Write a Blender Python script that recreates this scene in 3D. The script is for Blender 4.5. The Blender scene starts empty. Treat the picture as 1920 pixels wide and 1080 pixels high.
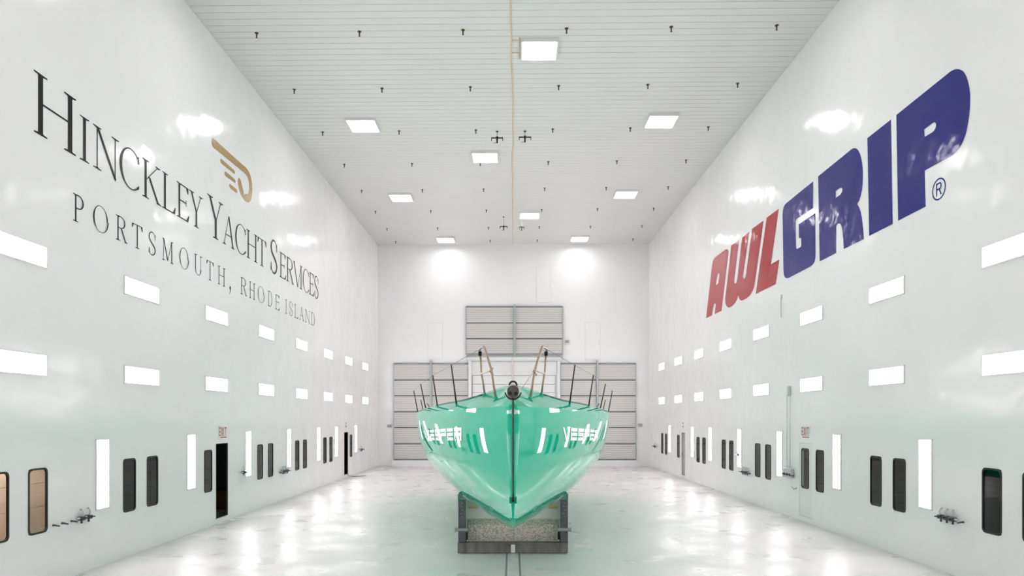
import bpy, bmesh, math
import numpy as np
from mathutils import Vector, Matrix

# ------------------------------------------------------------------ camera, world, exposure
S = bpy.context.scene
COL = S.collection
cam_data = bpy.data.cameras.new('camera')
cam = bpy.data.objects.new('camera', cam_data); COL.objects.link(cam)
cam.location = (0, 0, 3.0)
cam.rotation_euler = (math.radians(90), 0, 0)
cam_data.sensor_width = 36.0
cam_data.lens = 36.0 * 1290 / 1920
cam_data.shift_x = -2 / 1920
cam_data.shift_y = 242 / 1920
cam_data.clip_end = 200
S.camera = cam
world = bpy.data.worlds.new('world'); S.world = world
world.use_nodes = True
world.node_tree.nodes['Background'].inputs[0].default_value = (.5, .55, .6, 1)
world.node_tree.nodes['Background'].inputs[1].default_value = 0.3
S.view_settings.view_transform = 'Standard'
S.view_settings.look = 'None'
S.view_settings.gamma = 1.0
S.view_settings.use_curve_mapping = False
S.view_settings.exposure = 1.26
LAMP = 9.2            # strength of the booth's lamp lenses
CEILING_LAMP = 9.5
S.cycles.max_bounces = 14
S.cycles.diffuse_bounces = 8
S.cycles.glossy_bounces = 6
S.cycles.transparent_max_bounces = 8
S.cycles.sample_clamp_indirect = 6.0
S.cycles.caustics_reflective = False

# ------------------------------------------------------------------ room measures (metres)
XL, XR = -8.31, 8.36
YB, YF = 42.3, -9.0
def zc(x): return 13.60 + 0.008 * x      # ceiling height, very slightly out of level
T = 0.03                                  # wall thickness

# ------------------------------------------------------------------ materials
def new_mat(name):
    m = bpy.data.materials.new(name); m.use_nodes = True
    nt = m.node_tree
    return m, nt, nt.nodes['Principled BSDF']

def noise(nt, scale, detail=4.0, rough=.55, vec=None, mapscale=None):
    n = nt.nodes.new('ShaderNodeTexNoise')
    n.inputs['Scale'].default_value = scale
    n.inputs['Detail'].default_value = detail
    n.inputs['Roughness'].default_value = rough
    tc = nt.nodes.new('ShaderNodeTexCoord')
    if mapscale:
        mp = nt.nodes.new('ShaderNodeMapping'); mp.inputs['Scale'].default_value = mapscale
        nt.links.new(tc.outputs['Object'], mp.inputs['Vector']); nt.links.new(mp.outputs[0], n.inputs['Vector'])
    else:
        nt.links.new(tc.outputs['Object'], n.inputs['Vector'])
    return n.outputs['Fac']

def ramp(nt, fac, stops):
    r = nt.nodes.new('ShaderNodeValToRGB')
    el = r.color_ramp.elements
    while len(el) < len(stops): el.new(.5)
    for e, (p, c) in zip(el, stops):
        e.position = p; e.color = (*c, 1) if len(c) == 3 else c
    nt.links.new(fac, r.inputs['Fac'])
    return r.outputs['Color']

def bump(nt, b, fac, strength, dist):
    n = nt.nodes.new('ShaderNodeBump')
    n.inputs['Strength'].default_value = strength; n.inputs['Distance'].default_value = dist
    nt.links.new(fac, n.inputs['Height']); nt.links.new(n.outputs[0], b.inputs['Normal'])

def simple(name, col, rough=.5, metal=0.0, spec=None, var=0.0, vscale=8.0, coat=0.0):
    m, nt, b = new_mat(name)
    b.inputs['Base Color'].default_value = (*col, 1)
    b.inputs['Roughness'].default_value = rough
    b.inputs['Metallic'].default_value = metal
    if coat:
        b.inputs['Coat Weight'].default_value = coat; b.inputs['Coat Roughness'].default_value = .03
    if var:
        f = noise(nt, vscale)
        lo = tuple(max(0, c * (1 - var)) for c in col); hi = tuple(min(1, c * (1 + var)) for c in col)
        nt.links.new(ramp(nt, f, [(.3, lo), (.7, hi)]), b.inputs['Base Color'])
    return m

def emissive(name, col, strength):
    m, nt, b = new_mat(name)
    b.inputs['Base Color'].default_value = (.9, .9, .9, 1)
    b.inputs['Emission Color'].default_value = (*col, 1)
    b.inputs['Emission Strength'].default_value = strength
    return m

def wall_paint(name, col, rough, bs=.5, bd=.05, mapscale=(1, .35, .35)):
    m, nt, b = new_mat(name)
    b.inputs['Roughness'].default_value = rough
    f = noise(nt, .25, 3)
    nt.links.new(ramp(nt, f, [(.3, tuple(c * .975 for c in col)), (.7, col)]), b.inputs['Base Color'])
    g = noise(nt, 2.3, 2.0, .5, mapscale=mapscale)
    bump(nt, b, g, bs, bd)
    return m

M = {}
M['wall'] = wall_paint('gloss white wall paint', (.86, .855, .86), .14, .8, .04)
M['back'] = wall_paint('gloss white back wall paint', (.85, .85, .855), .24, .3, .03)
M['ceiling'] = wall_paint('white ceiling paint', (.72, .715, .70), .42, .1, .02)
M['front'] = simple('filter bank grey', (.28, .29, .28), .8, var=.1)
# floor: glossy white coating with pale green overspray and worn patches
m, nt, b = new_mat('glossy white floor coating with green overspray')
f1 = noise(nt, .33, 4, .55)
c1 = ramp(nt, f1, [(.25, (.60, .61, .595)), (.42, (.62, .615, .60)), (.54, (.648, .638, .625)), (.75, (.665, .655, .643))])
f2 = noise(nt, 1.1, 6, .62, mapscale=(.45, 1.3, 1))
c2 = ramp(nt, f2, [(.25, (.90, .92, .91)), (.5, (.985, .985, .985)), (.6, (1, 1, 1)), (.68, (1.0, .99, .98)), (.8, (.93, .92, .905))])
mx = nt.nodes.new('ShaderNodeMix'); mx.data_type = 'RGBA'; mx.blend_type = 'MULTIPLY'
mx.inputs['Factor'].default_value = 1
nt.links.new(c1, mx.inputs['A']); nt.links.new(c2, mx.inputs['B'])
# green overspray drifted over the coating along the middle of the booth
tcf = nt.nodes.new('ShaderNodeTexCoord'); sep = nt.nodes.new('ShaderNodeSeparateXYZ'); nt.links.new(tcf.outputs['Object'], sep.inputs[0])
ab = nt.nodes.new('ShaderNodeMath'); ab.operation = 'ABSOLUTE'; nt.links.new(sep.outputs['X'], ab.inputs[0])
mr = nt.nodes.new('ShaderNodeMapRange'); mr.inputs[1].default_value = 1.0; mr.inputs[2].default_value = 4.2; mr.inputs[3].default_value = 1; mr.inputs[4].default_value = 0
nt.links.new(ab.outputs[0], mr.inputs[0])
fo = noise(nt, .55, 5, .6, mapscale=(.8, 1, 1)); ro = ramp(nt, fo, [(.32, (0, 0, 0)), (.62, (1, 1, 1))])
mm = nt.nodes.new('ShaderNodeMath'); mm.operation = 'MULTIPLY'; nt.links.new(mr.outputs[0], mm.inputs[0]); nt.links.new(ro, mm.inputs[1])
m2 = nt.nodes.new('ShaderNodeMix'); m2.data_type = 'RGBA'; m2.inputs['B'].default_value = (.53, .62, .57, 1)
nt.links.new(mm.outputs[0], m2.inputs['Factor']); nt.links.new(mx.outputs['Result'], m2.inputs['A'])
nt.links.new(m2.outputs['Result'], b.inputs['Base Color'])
fr = noise(nt, .9, 1.5)
nt.links.new(ramp(nt, fr, [(.25, (.20,) * 3), (.65, (.44,) * 3)]), b.inputs['Roughness'])
bump(nt, b, noise(nt, 3.2, 6, .62, mapscale=(.8, 1.2, 1)), .5, .02)
M['floor'] = m
# yacht paint
m, nt, b = new_mat('glossy sea green yacht paint')
b.inputs['Base Color'].default_value = (.002, .50, .31, 1)
b.inputs['Roughness'].default_value = .25
b.inputs['Coat Weight'].default_value = 1.0
b.inputs['Coat Roughness'].default_value = .015
b.inputs['Coat IOR'].default_value = 1.45
b.inputs['Specular IOR Level'].default_value = .0
M['green'] = m
M['pad'] = simple('sea green pad', (.0, .32, .19), .3)
M['letter_white'] = simple('white hull vinyl', (.74, .82, .78), .3, coat=.6)
M['black_vinyl'] = simple('black wall vinyl', (.005, .004, .006), .22)
M['black_vinyl'].node_tree.nodes['Principled BSDF'].inputs['Specular IOR Level'].default_value = .2
M['gold'] = simple('gold wall vinyl', (.39, .245, .075), .25, var=.06)
def vinyl(name, col):
    m, nt, b = new_mat(name)
    b.inputs['Base Color'].default_value = (*col, 1); b.inputs['Roughness'].default_value = .12; b.inputs['Specular IOR Level'].default_value = .3
    bump(nt, b, noise(nt, 2.2, 2.5, .5, mapscale=(1, .5, .5)), .9, .04)
    return m
M['navy'] = vinyl('navy blue wall vinyl', (.012, .013, .20))
M['red'] = vinyl('red wall vinyl', (.42, .012, .018))
M['exit_red'] = simple('exit red print', (.45, .03, .03), .4)
M['sign_grey'] = simple('grey print', (.25, .25, .25), .5)
M['sign_white'] = simple('white sign plate', (.8, .8, .8), .3)
M['lens'] = emissive('lit white lamp lens', (1, .935, .958), LAMP)
M['lens_ceiling'] = emissive('lit white ceiling lamp lens', (1, .935, .958), CEILING_LAMP)
M['frame'] = simple('white lamp frame', (.78, .78, .77), .35)
M['rubber'] = simple('black rubber seal', (.012, .012, .013), .45)
# thin dark safety glass
m = bpy.data.materials.new('thin tinted window glass'); m.use_nodes = True
nt = m.node_tree; nt.nodes.clear()
o = nt.nodes.new('ShaderNodeOutputMaterial'); mix = nt.nodes.new('ShaderNodeMixShader')
tr = nt.nodes.new('ShaderNodeBsdfTransparent'); tr.inputs[0].default_value = (.82, .85, .83, 1)
gl = nt.nodes.new('ShaderNodeBsdfGlossy'); gl.inputs['Roughness'].default_value = .02
fz = nt.nodes.new('ShaderNodeFresnel'); fz.inputs[0].default_value = 1.48
geo = nt.nodes.new('ShaderNodeNewGeometry'); sub = nt.nodes.new('ShaderNodeMath'); sub.operation = 'SUBTRACT'; sub.inputs[0].default_value = 1
mul = nt.nodes.new('ShaderNodeMath'); mul.operation = 'MULTIPLY'          # reflect once, on the outer face of the thin pane
nt.links.new(geo.outputs['Backfacing'], sub.inputs[1]); nt.links.new(sub.outputs[0], mul.inputs[0]); nt.links.new(fz.outputs[0], mul.inputs[1])
nt.links.new(mul.outputs[0], mix.inputs[0]); nt.links.new(tr.outputs[0], mix.inputs[1]); nt.links.new(gl.outputs[0], mix.inputs[2])
nt.links.new(mix.outputs[0], o.inputs[0]); M['glass'] = m
M['corridor'] = simple('dark corridor paint', (.035, .035, .034), .7)
M['board'] = simple('pinkish brown wallboard', (.50, .40, .34), .55, var=.07, vscale=2)
M['carton'] = simple('brown cardboard', (.42, .23, .11), .8)
M['black'] = simple('black sheave hole shade', (.02, .02, .02), .5)
M['leaf_grey'] = simple('grey door leaf', (.33, .33, .34), .4)
M['white_door'] = simple('white door paint', (.80, .80, .805), .25)
M['groove'] = simple('grey door gap', (.42, .43, .43), .6)
M['hair'] = simple('pale seam', (.66, .67, .67), .5)
# hangar door insulated panels: fine horizontal ribs
m, nt, b = new_mat('ribbed grey door panel')
b.inputs['Roughness'].default_value = .45
tc = nt.nodes.new('ShaderNodeTexCoord'); wv = nt.nodes.new('ShaderNodeTexWave')
wv.bands_direction = 'Z'; wv.inputs['Scale'].default_value = 2.4; wv.inputs['Distortion'].default_value = .05
nt.links.new(tc.outputs['Object'], wv.inputs['Vector'])
nt.links.new(ramp(nt, wv.outputs['Fac'], [(.0, (.46, .445, .43)), (.25, (.60, .58, .56)), (1, (.61, .595, .575))]), b.inputs['Base Color'])
bump(nt, b, wv.outputs['Fac'], .5, .02); M['panel'] = m
M['rail'] = simple('dark grey door rail', (.16, .165, .17), .5)
M['mullion'] = simple('blue grey galvanised post', (.42, .46, .48), .4, .4)
M['white_steel'] = simple('white painted steel', (.76, .77, .77), .3)
M['pink'] = simple('pale pink webbing', (.66, .56, .53), .6)
M['grey_box'] = simple('grey plastic box', (.36, .37, .38), .5)
M['pipe'] = simple('grey painted pipe', (.62, .63, .64), .35, .3)
M['valve'] = simple('dark grey valve metal', (.10, .10, .115), .35, .6)
M['valve_light'] = simple('pale valve housing', (.60, .60, .63), .35, .2)
M['brass'] = simple('tarnished brass', (.11, .085, .04), .4, .7)
M['dark_iron'] = simple('dark bronze iron', (.035, .025, .018), .5, .5)
M['orange'] = simple('pale orange cord', (.80, .55, .36), .6)
M['tube'] = simple('dull tan tube', (.40, .31, .24), .3, .55)
M['tube_light'] = simple('pale beige tube', (.66, .60, .50), .3, .3)
M['carbon'] = simple('black carbon', (.012, .011, .011), .35)
M['wire'] = simple('thin grey wire', (.25, .25, .25), .4, .5)
M['bronze'] = simple('grey bronze tube', (.17, .145, .13), .45, .5, var=.15, vscale=30)
M['hole'] = simple('dark red hole lining', (.10, .015, .012), .6)
M['red_line'] = simple('dark red line', (.12, .06, .055), .5)
# trolley steel with rust streaks
m, nt, b = new_mat('dirty grey trolley steel')
f = noise(nt, 3.2, 6, .6, mapscale=(1.6, 1, .35))
nt.links.new(ramp(nt, f, [(.30, (.07, .055, .045)), (.43, (.16, .145, .138)), (.62, (.23, .215, .21)), (.75, (.19, .15, .11))]), b.inputs['Base Color'])
b.inputs['Roughness'].default_value = .55; b.inputs['Metallic'].default_value = .25; M['steel'] = m
M['post'] = simple('slate grey post steel', (.115, .115, .125), .45, .2, var=.12, vscale=6)
M['post_hole'] = simple('pale bolt metal', (.38, .38, .40), .4, .4)
m, nt, b = new_mat('dirty tread plate')
v = nt.nodes.new('ShaderNodeTexVoronoi'); v.inputs['Scale'].default_value = 34
tc = nt.nodes.new('ShaderNodeTexCoord'); nt.links.new(tc.outputs['Object'], v.inputs['Vector'])
nt.links.new(ramp(nt, v.outputs['Distance'], [(.1, (.84, .76, .68)), (.45, (.66, .59, .52)), (.7, (.42, .37, .32))]), b.inputs['Base Color'])
bump(nt, b, v.outputs['Distance'], .6, .01)
b.inputs['Roughness'].default_value = .5; M['tread'] = m
M['white_dirty'] = simple('off white cradle board', (.80, .785, .775), .5, var=.06, vscale=3)
M['yellow'] = simple('faded yellow patch', (.62, .50, .17), .6)
M['track'] = simple('worn steel track', (.60, .64, .64), .35, .1, var=.12, vscale=3)
M['track_edge'] = simple('dark track groove', (.22, .24, .24), .6)

# ------------------------------------------------------------------ helpers
def link(name, me, mat=None, parent=None, smooth=False):
    if mat is not None: me.materials.append(mat)
    ob = bpy.data.objects.new(name, me); COL.objects.link(ob)
    if parent is not None: ob.parent = parent
    if smooth:
        for p in me.polygons: p.use_smooth = True
    return ob

def build(name, bm, mat=None, parent=None, smooth=False):
    me = bpy.data.meshes.new(name)
    bmesh.ops.recalc_face_normals(bm, faces=bm.faces[:])
    bm.to_mesh(me); bm.free()
    return link(name, me, mat, parent, smooth)

def BM(): return bmesh.new()

def box(bm, x0, x1, y0, y1, z0, z1, bev=0.0):
    r = bmesh.ops.create_cube(bm, size=1.0)
    vs = r['verts']
    for v in vs:
        v.co = Vector(((x0 + x1) / 2 + v.co.x * (x1 - x0), (y0 + y1) / 2 + v.co.y * (y1 - y0), (z0 + z1) / 2 + v.co.z * (z1 - z0)))
    if bev:
        es = list({e for v in vs for e in v.link_edges})
        bmesh.ops.bevel(bm, geom=es, offset=bev, segments=2, affect='EDGES', profile=.5)

def tube(bm, pts, r, n=10, r1=None, cap=True, closed=False):
    pts = [Vector(p) for p in pts]
    rings = []
    N = len(pts)
    up = None
    for i, p in enumerate(pts):
        if closed: t = (pts[(i + 1) % N] - pts[i - 1]).normalized()
        elif i == 0: t = (pts[1] - p).normalized()
        elif i == N - 1: t = (p - pts[i - 1]).normalized()
        else: t = ((pts[i + 1] - p).normalized() + (p - pts[i - 1]).normalized()).normalized()
        if up is None:
            up = Vector((0, 0, 1)) if abs(t.z) < .9 else Vector((1, 0, 0))
        a = t.cross(up)
        if a.length < 1e-5: a = t.cross(Vector((0, 1, 0)))
        a.normalize(); bb = a.cross(t).normalized(); up = bb
        rr = r if r1 is None else r + (r1 - r) * i / (N - 1)
        rings.append([bm.verts.new(p + a * (rr * math.cos(2 * math.pi * k / n)) + bb * (rr * math.sin(2 * math.pi * k / n))) for k in range(n)])
    R = range(N) if closed else range(N - 1)
    for i in R:
        A, B = rings[i], rings[(i + 1) % N]
        for k in range(n): bm.faces.new((A[k], A[(k + 1) % n], B[(k + 1) % n], B[k]))
    if cap and not closed:
        bm.faces.new(rings[0][::-1]); bm.faces.new(rings[-1])

def empty(name, loc):
    e = bpy.data.objects.new(name, None); COL.objects.link(e); e.location = loc; e.empty_display_size = .1
    return e

def tag(o, label=None, cat=None, group=None, kind=None):
    if label: o['label'] = label
    if cat: o['category'] = cat
    if group: o['group'] = group
    if kind: o['kind'] = kind
    return o

def kid(name, mesh_or_obj, parent, loc=(0, 0, 0), rot=(0, 0, 0)):
    me = mesh_or_obj.data if hasattr(mesh_or_obj, 'data') else mesh_or_obj
    o = bpy.data.objects.new(name, me); COL.objects.link(o); o.parent = parent
    o.location = loc; o.rotation_euler = rot
    return o

def mesh_of(name, bm, mat, smooth=False):
    me = bpy.data.meshes.new(name)
    bmesh.ops.recalc_face_normals(bm, faces=bm.faces[:])
    bm.to_mesh(me); bm.free(); me.materials.append(mat)
    if smooth:
        for p in me.polygons: p.use_smooth = True
    return me

ORD = ['first', 'second', 'third', 'fourth', 'fifth', 'sixth', 'seventh', 'eighth', 'ninth', 'tenth', 'eleventh', 'twelfth', 'thirteenth', 'fourteenth']
def struct(o): o['kind'] = 'structure'; return o

# ------------------------------------------------------------------ room shell
WIN_Z = (.97, 2.09)
WIN_W = .46
L_WIN = [11.09, 12.03, 14.90, 15.85, 18.74, 22.59, 23.57, 26.47, 27.45, 30.37, 31.37, 35.26]
R_WIN = [11.04, 12.01, 14.89, 15.85, 18.74, 22.54, 23.5, 26.34, 27.29, 30.10, 31.07, 34.76, 37.56, 38.53]
DOOR_Z = (.14, 2.25)
L_DOOR = [(19.24, 20.04), (33.86, 34.61)]
R_DOOR = [(33.42, 34.15)]
R_LEAF = (19.25, 20.10)                    # closed white door with a window of its own at 19.69

def wall_with_holes(name, x, side, holes, mat):
    """side -1: room face at x, wall body towards -x; holes are (y0, y1, z0, z1)."""
    ys = sorted({YF, YB} | {h[0] for h in holes} | {h[1] for h in holes})
    zs = sorted({0.0} | {h[2] for h in holes} | {h[3] for h in holes})
    top = zc(x) + .02
    zs.append(top)
    bm = BM(); V = {}
    xo = x + side * T
    def v(a, y, z):
        k = (a, round(y, 4), round(z, 4))
        if k not in V: V[k] = bm.verts.new((x if a == 0 else xo, y, z))
        return V[k]
    def hole(i, j):
        yc_, zc_ = (ys[i] + ys[i + 1]) / 2, (zs[j] + zs[j + 1]) / 2
        return any(h[0] < yc_ < h[1] and h[2] < zc_ < h[3] for h in holes)
    for i in range(len(ys) - 1):
        for j in range(len(zs) - 1):
            if hole(i, j): continue
            a = (ys[i], zs[j]); b_ = (ys[i + 1], zs[j]); c = (ys[i + 1], zs[j + 1]); d = (ys[i], zs[j + 1])
            for s in (0, 1): bm.faces.new([v(s, *q) for q in (a, b_, c, d)])
            for (di, dj, p, q) in ((0, -1, a, b_), (1, 0, b_, c), (0, 1, c, d), (-1, 0, d, a)):
                ii, jj = i + di, j + dj
                if ii < 0 or jj < 0 or ii >= len(ys) - 1 or jj >= len(zs) - 1 or hole(ii, jj):
                    f = [v(0, *p), v(0, *q), v(1, *q), v(1, *p)]
                    try: bm.faces.new(f)
                    except ValueError: pass
    return struct(build(name, bm, mat))

HW, WZ0, WZ1 = WIN_W / 2, WIN_Z[0], WIN_Z[1]
holesL = [(y - HW, y + HW, WZ0, WZ1) for y in L_WIN] + [(a, b_, *DOOR_Z) for a, b_ in L_DOOR]
holesR = [(y - HW, y + HW, WZ0, WZ1) for y in R_WIN] + [(a, b_, *DOOR_Z) for a, b_ in R_DOOR] + [(R_LEAF[0], R_LEAF[1], *DOOR_Z)]
wall_left = wall_with_holes('wall_left', XL, -1, holesL, M['wall'])
wall_right = wall_with_holes('wall_right', XR, 1, holesR, M['wall'])
bm = BM(); box(bm, XL - T, XR + T, YB, YB + T, 0, 13.8); wall_back = struct(build('wall_back', bm, M['back']))
bm = BM(); box(bm, XL - T, XR + T, YF - T, YF, 0, 13.8); struct(build('wall_front', bm, M['front']))
bm = BM(); box(bm, XL - 2.4, XR + 2.4, YF - T, YB + T, -.2, 0); floor = struct(build('floor', bm, M['floor']))
# ceiling deck and its cross panels
bm = BM()
x0, x1 = XL - T, XR + T
vs = [bm.verts.new((x, y, zc(x) + dz)) for dz in (.03, .2) for (x, y) in ((x0, YF - T), (x1, YF - T), (x1, YB + T), (x0, YB + T))]
for f in ((0, 1, 2, 3), (4, 5, 6, 7), (0, 1, 5, 4), (1, 2, 6, 5), (2, 3, 7, 6), (3, 0, 4, 7)): bm.faces.new([vs[i] for i in f])
ceiling = struct(build('ceiling', bm, M['ceiling']))
# corridors behind the side walls
for side, xw in ((-1, XL), (1, XR)):
    a = xw + side * T; far = xw + side * 2.2
    bm = BM()
    box(bm, min(far, far + side * .1), max(far, far + side * .1), 8.5, YB, 0, 3.0)
    box(bm, min(a, far), max(a, far), 8.4, 8.5, 0, 3.0)
    box(bm, min(a, far), max(a, far), YB - .1, YB, 0, 3.0)
    box(bm, min(a, far), max(a, far), 8.4, YB, 3.0, 3.1)
    if side < 0:
        box(bm, min(a, far), max(a, far), 14.38, 14.45, 0, 3.0)
    struct(build('wall_corridor', bm, M['corridor']))
# lit brown wallboards seen through the two nearest windows on the left
bd = struct(empty('wall_corridor_lining', (XL - 1.0, 11.4, 0)))
for i, (z0, z1) in enumerate(((0.02, 1.235), (1.243, 1.70), (1.708, 2.9))):
    bm = BM(); box(bm, -.03, 0, -2.8, 2.95, z0, z1); build('board', bm, M['board'], bd)
lamp = empty('corridor_ceiling_lamp', (XL - .5, 12.2, 2.98))
tag(lamp, 'strip lamp on the corridor ceiling behind the nearest left windows', 'ceiling light')
bm = BM(); box(bm, -.12, .12, -1.0, 1.0, -.05, 0); build('housing', bm, M['frame'], lamp)
bm = BM(); box(bm, -.1, .1, -.95, .95, -.06, -.052); build('lens', bm, emissive('warm corridor lamp', (1, .86, .74), 22), lamp)

# ceiling panels, one strip per run across the room
ci = 0
y = 11.9
while y < YB - .05:
    y1 = min(y + .287, YB - .005)
    bm = BM()
    vs = [bm.verts.new((x, yy, zc(x) + dz)) for dz in (.0, .03) for (x, yy) in ((XL + .005, y), (XR - .005, y), (XR - .005, y1), (XL + .005, y1))]
    for f in ((0, 1, 2, 3), (4, 5, 6, 7), (0, 1, 5, 4), (1, 2, 6, 5), (2, 3, 7, 6), (3, 0, 4, 7)): bm.faces.new([vs[i] for i in f])
    build('panel', bm, M['ceiling'], ceiling)
    y += .302

# ------------------------------------------------------------------ windows
def rounded(bm, w, h, r, depth0, depth1, inner=None, n=5):
    """rounded rectangle in the local yz plane, extruded along local x; inner = (w, h, r) cuts an opening."""
    def outline(w, h, r):
        pts = []
        for cx, cz, a0 in ((w / 2 - r, h / 2 - r, 0), (-w / 2 + r, h / 2 - r, 90), (-w / 2 + r, -h / 2 + r, 180), (w / 2 - r, -h / 2 + r, 270)):
            for k in range(n + 1):
                a = math.radians(a0 + 90 * k / n); pts.append((cx + r * math.cos(a), cz + r * math.sin(a)))
        return pts
    P = outline(w, h, r); N = len(P)
    A = [bm.verts.new((depth0, *p)) for p in P]; B = [bm.verts.new((depth1, *p)) for p in P]
    if inner is None:
        bm.faces.new(A); bm.faces.new(B)
        for i in range(N): bm.faces.new((A[i], A[(i + 1) % N], B[(i + 1) % N], B[i]))
    else:
        Q = outline(*inner)
        C = [bm.verts.new((depth0, *p)) for p in Q]; D = [bm.verts.new((depth1, *p)) for p in Q]
        for i in range(N):
            j = (i + 1) % N
            bm.faces.new((A[i], A[j], B[j], B[i])); bm.faces.new((C[i], C[j], D[j], D[i]))
            bm.faces.new((A[i], A[j], C[j], C[i])); bm.faces.new((B[i], B[j], D[j], D[i]))

H_ = WZ1 - WZ0
# local +x points into the room for the left wall
bm = BM(); rounded(bm, WIN_W + .03, H_ + .03, .085, -.02, .012, (WIN_W - .035, H_ - .035, .07)); me_seal = mesh_of('seal', bm, M['rubber'])
bm = BM(); rounded(bm, WIN_W - .03, H_ - .03, .072, -.008, -.002); me_pane = mesh_of('pane', bm, M['glass'])
bm = BM()
# white corner fillets that round the square cut-out are the seal itself; a backing lip hides the cut edges
rounded(bm, WIN_W + .05, H_ + .05, .02, -.055, -.021, (WIN_W - .05, H_ - .05, .06)); me_lip = mesh_of('lip', bm, M['rubber'])
def window(i, x, y, right, label):
    w = struct(empty('window_%d' % i, (x, y, (WZ0 + WZ1) / 2)))
    if right: w.rotation_euler = (0, 0, math.pi)
    w['label'] = label
    kid('seal', me_seal, w); kid('pane', me_pane, w)
    return w
wi = 1
for k, y in enumerate(L_WIN):
    window(wi, XL, y, False, 'rounded black-edged viewing window in the left wall, %s from the near end' % ORD[k]); wi += 1
for k, y in enumerate(R_WIN):
    window(wi, XR, y, True, 'rounded black-edged viewing window in the right wall, %s from the near end' % ORD[k]); wi += 1

# ------------------------------------------------------------------ doors in the side walls
def door_frame(x, side, y0, y1, name, label):
    d = struct(empty(name, (x, (y0 + y1) / 2, DOOR_Z[0]))); d['label'] = label
    h = DOOR_Z[1] - DOOR_Z[0]; w = (y1 - y0) / 2
    bm = BM(); o0, o1 = sorted((side * (T + .004), -side * .004))
    box(bm, o0, o1, -w, -w + .02, 0, h); box(bm, o0, o1, w - .02, w, 0, h); box(bm, o0, o1, -w + .02, w - .02, h - .02, h)
    build('door_frame', bm, M['corridor'] if side < 0 else M['frame'], d)
    bm = BM(); box(bm, o0, o1, -w + .02, w - .02, 0, .012); build('sill', bm, M['groove'], d)
    return d
d1 = door_frame(XL, -1, *L_DOOR[0], 'door_1', 'open doorway onto the dark corridor under the left exit sign')
d2 = door_frame(XL, -1, *L_DOOR[1], 'door_2', 'narrow dark open doorway near the far end of the left wall')
d3 = door_frame(XR, 1, *R_DOOR[0], 'door_3', 'doorway with a grey leaf near the far end of the right wall')
bm = BM(); box(bm, .04, .08, -.22, .34, .03, 2.07); build('door_leaf', bm, M['leaf_grey'], d3)
bm = BM(); box(bm, .02, .029, .25, .27, .95, 1.1); box(bm, -.02, .029, .25, .27, 1.02, 1.04); build('handle', bm, M['valve'], d3)
# closed white door (right wall, under its exit sign) with a window
y0, y1 = R_LEAF; yc_ = (y0 + y1) / 2
d4 = struct(empty('door_4', (XR, yc_, DOOR_Z[0]))); d4['label'] = 'closed white door with a tall window under the right exit sign'
hw = (y1 - y0) / 2; hh = DOOR_Z[1] - DOOR_Z[0]
wy = 19.69 - yc_; wz0, wz1 = WZ0 - DOOR_Z[0], WZ1 - DOOR_Z[0]
bm = BM()
g = .012
for (a, b_, c, d) in ((-hw + g, wy - .2, g, hh - g), (wy + .2, hw - g, g, hh - g), (wy - .2, wy + .2, g, wz0 + .02), (wy - .2, wy + .2, wz1 - .02, hh - g)):
    box(bm, .004, .05, a, b_, c, d)
build('door_leaf', bm, M['white_door'], d4)
bm = BM(); box(bm, .006, .03, -hw, -hw + .011, 0, hh); box(bm, .006, .03, hw - .011, hw, 0, hh); box(bm, .004, .03, -hw + .011, hw - .011, hh - .011, hh); box(bm, .004, .03, -hw + .011, hw - .011, 0, .011)
build('door_frame', bm, M['groove'], d4)
kid('seal', me_seal, d4, (0, wy, (wz0 + wz1) / 2), (0, 0, math.pi)); kid('pane', me_pane, d4, (0.01, wy, (wz0 + wz1) / 2), (0, 0, math.pi))
# brown carton in the corridor, seen through door_1
bm = BM(); box(bm, -.28, .28, -.3, .3, 0, .55, .006)
ct = build('box', bm, M['carton'])
ct.location = (XL - 1.1, 22.62, 0)
tag(ct, 'brown cardboard box standing in the dark corridor behind the left doorway', 'box')
bm = BM(); box(bm, -.025, .025, -.3, .3, .55, .552); build('tape', bm, M['board'], ct)
# cord running out of door_2
bm = BM()
tube(bm, [(XL + .01, 34.4, .16), (XL + .10, 34.5, .06), (XL + .28, 34.6, .016), (XL + .55, 34.75, .015), (XL + .75, 34.9, .015), (XL + .8, 35.1, .015)], .014, 8)
tag(build('hose', bm, M['valve'], None, True), 'thin dark hose trailing from the far left doorway onto the floor', 'hose')

# ------------------------------------------------------------------ lamps
LAMP_L, LAMP_H = 1.40, .355
def lamp_mesh(w, h):
    bm = BM()
    t = .028
    for (a, b_, c, d) in ((-w / 2, w / 2, h / 2 - t, h / 2), (-w / 2, w / 2, -h / 2, -h / 2 + t), (-w / 2, -w / 2 + t, -h / 2 + t, h / 2 - t), (w / 2 - t, w / 2, -h / 2 + t, h / 2 - t)):
        box(bm, 0, .022, a, b_, c, d)
    fr = mesh_of('frame', bm, M['frame'])
    bm = BM(); box(bm, .001, .012, -w / 2 + t, w / 2 - t, -h / 2 + t, h / 2 - t)
    return fr, mesh_of('lens', bm, M['lens'])
horiz = lamp_mesh(LAMP_L + .05, LAMP_H + .05)
vert = lamp_mesh(.46, LAMP_L + .03)
def wall_lamp(x, y, z, right, meshes, label, group, name='wall_light'):
    e = empty(name, (x, y, z))
    if right: e.rotation_euler = (0, 0, math.pi)
    tag(e, label, 'wall light', group)
    kid('frame', meshes[0], e); kid('lens', meshes[1], e)
    return e
HY = [11.53 + 3.872 * k for k in range(-3, 8)]
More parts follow.
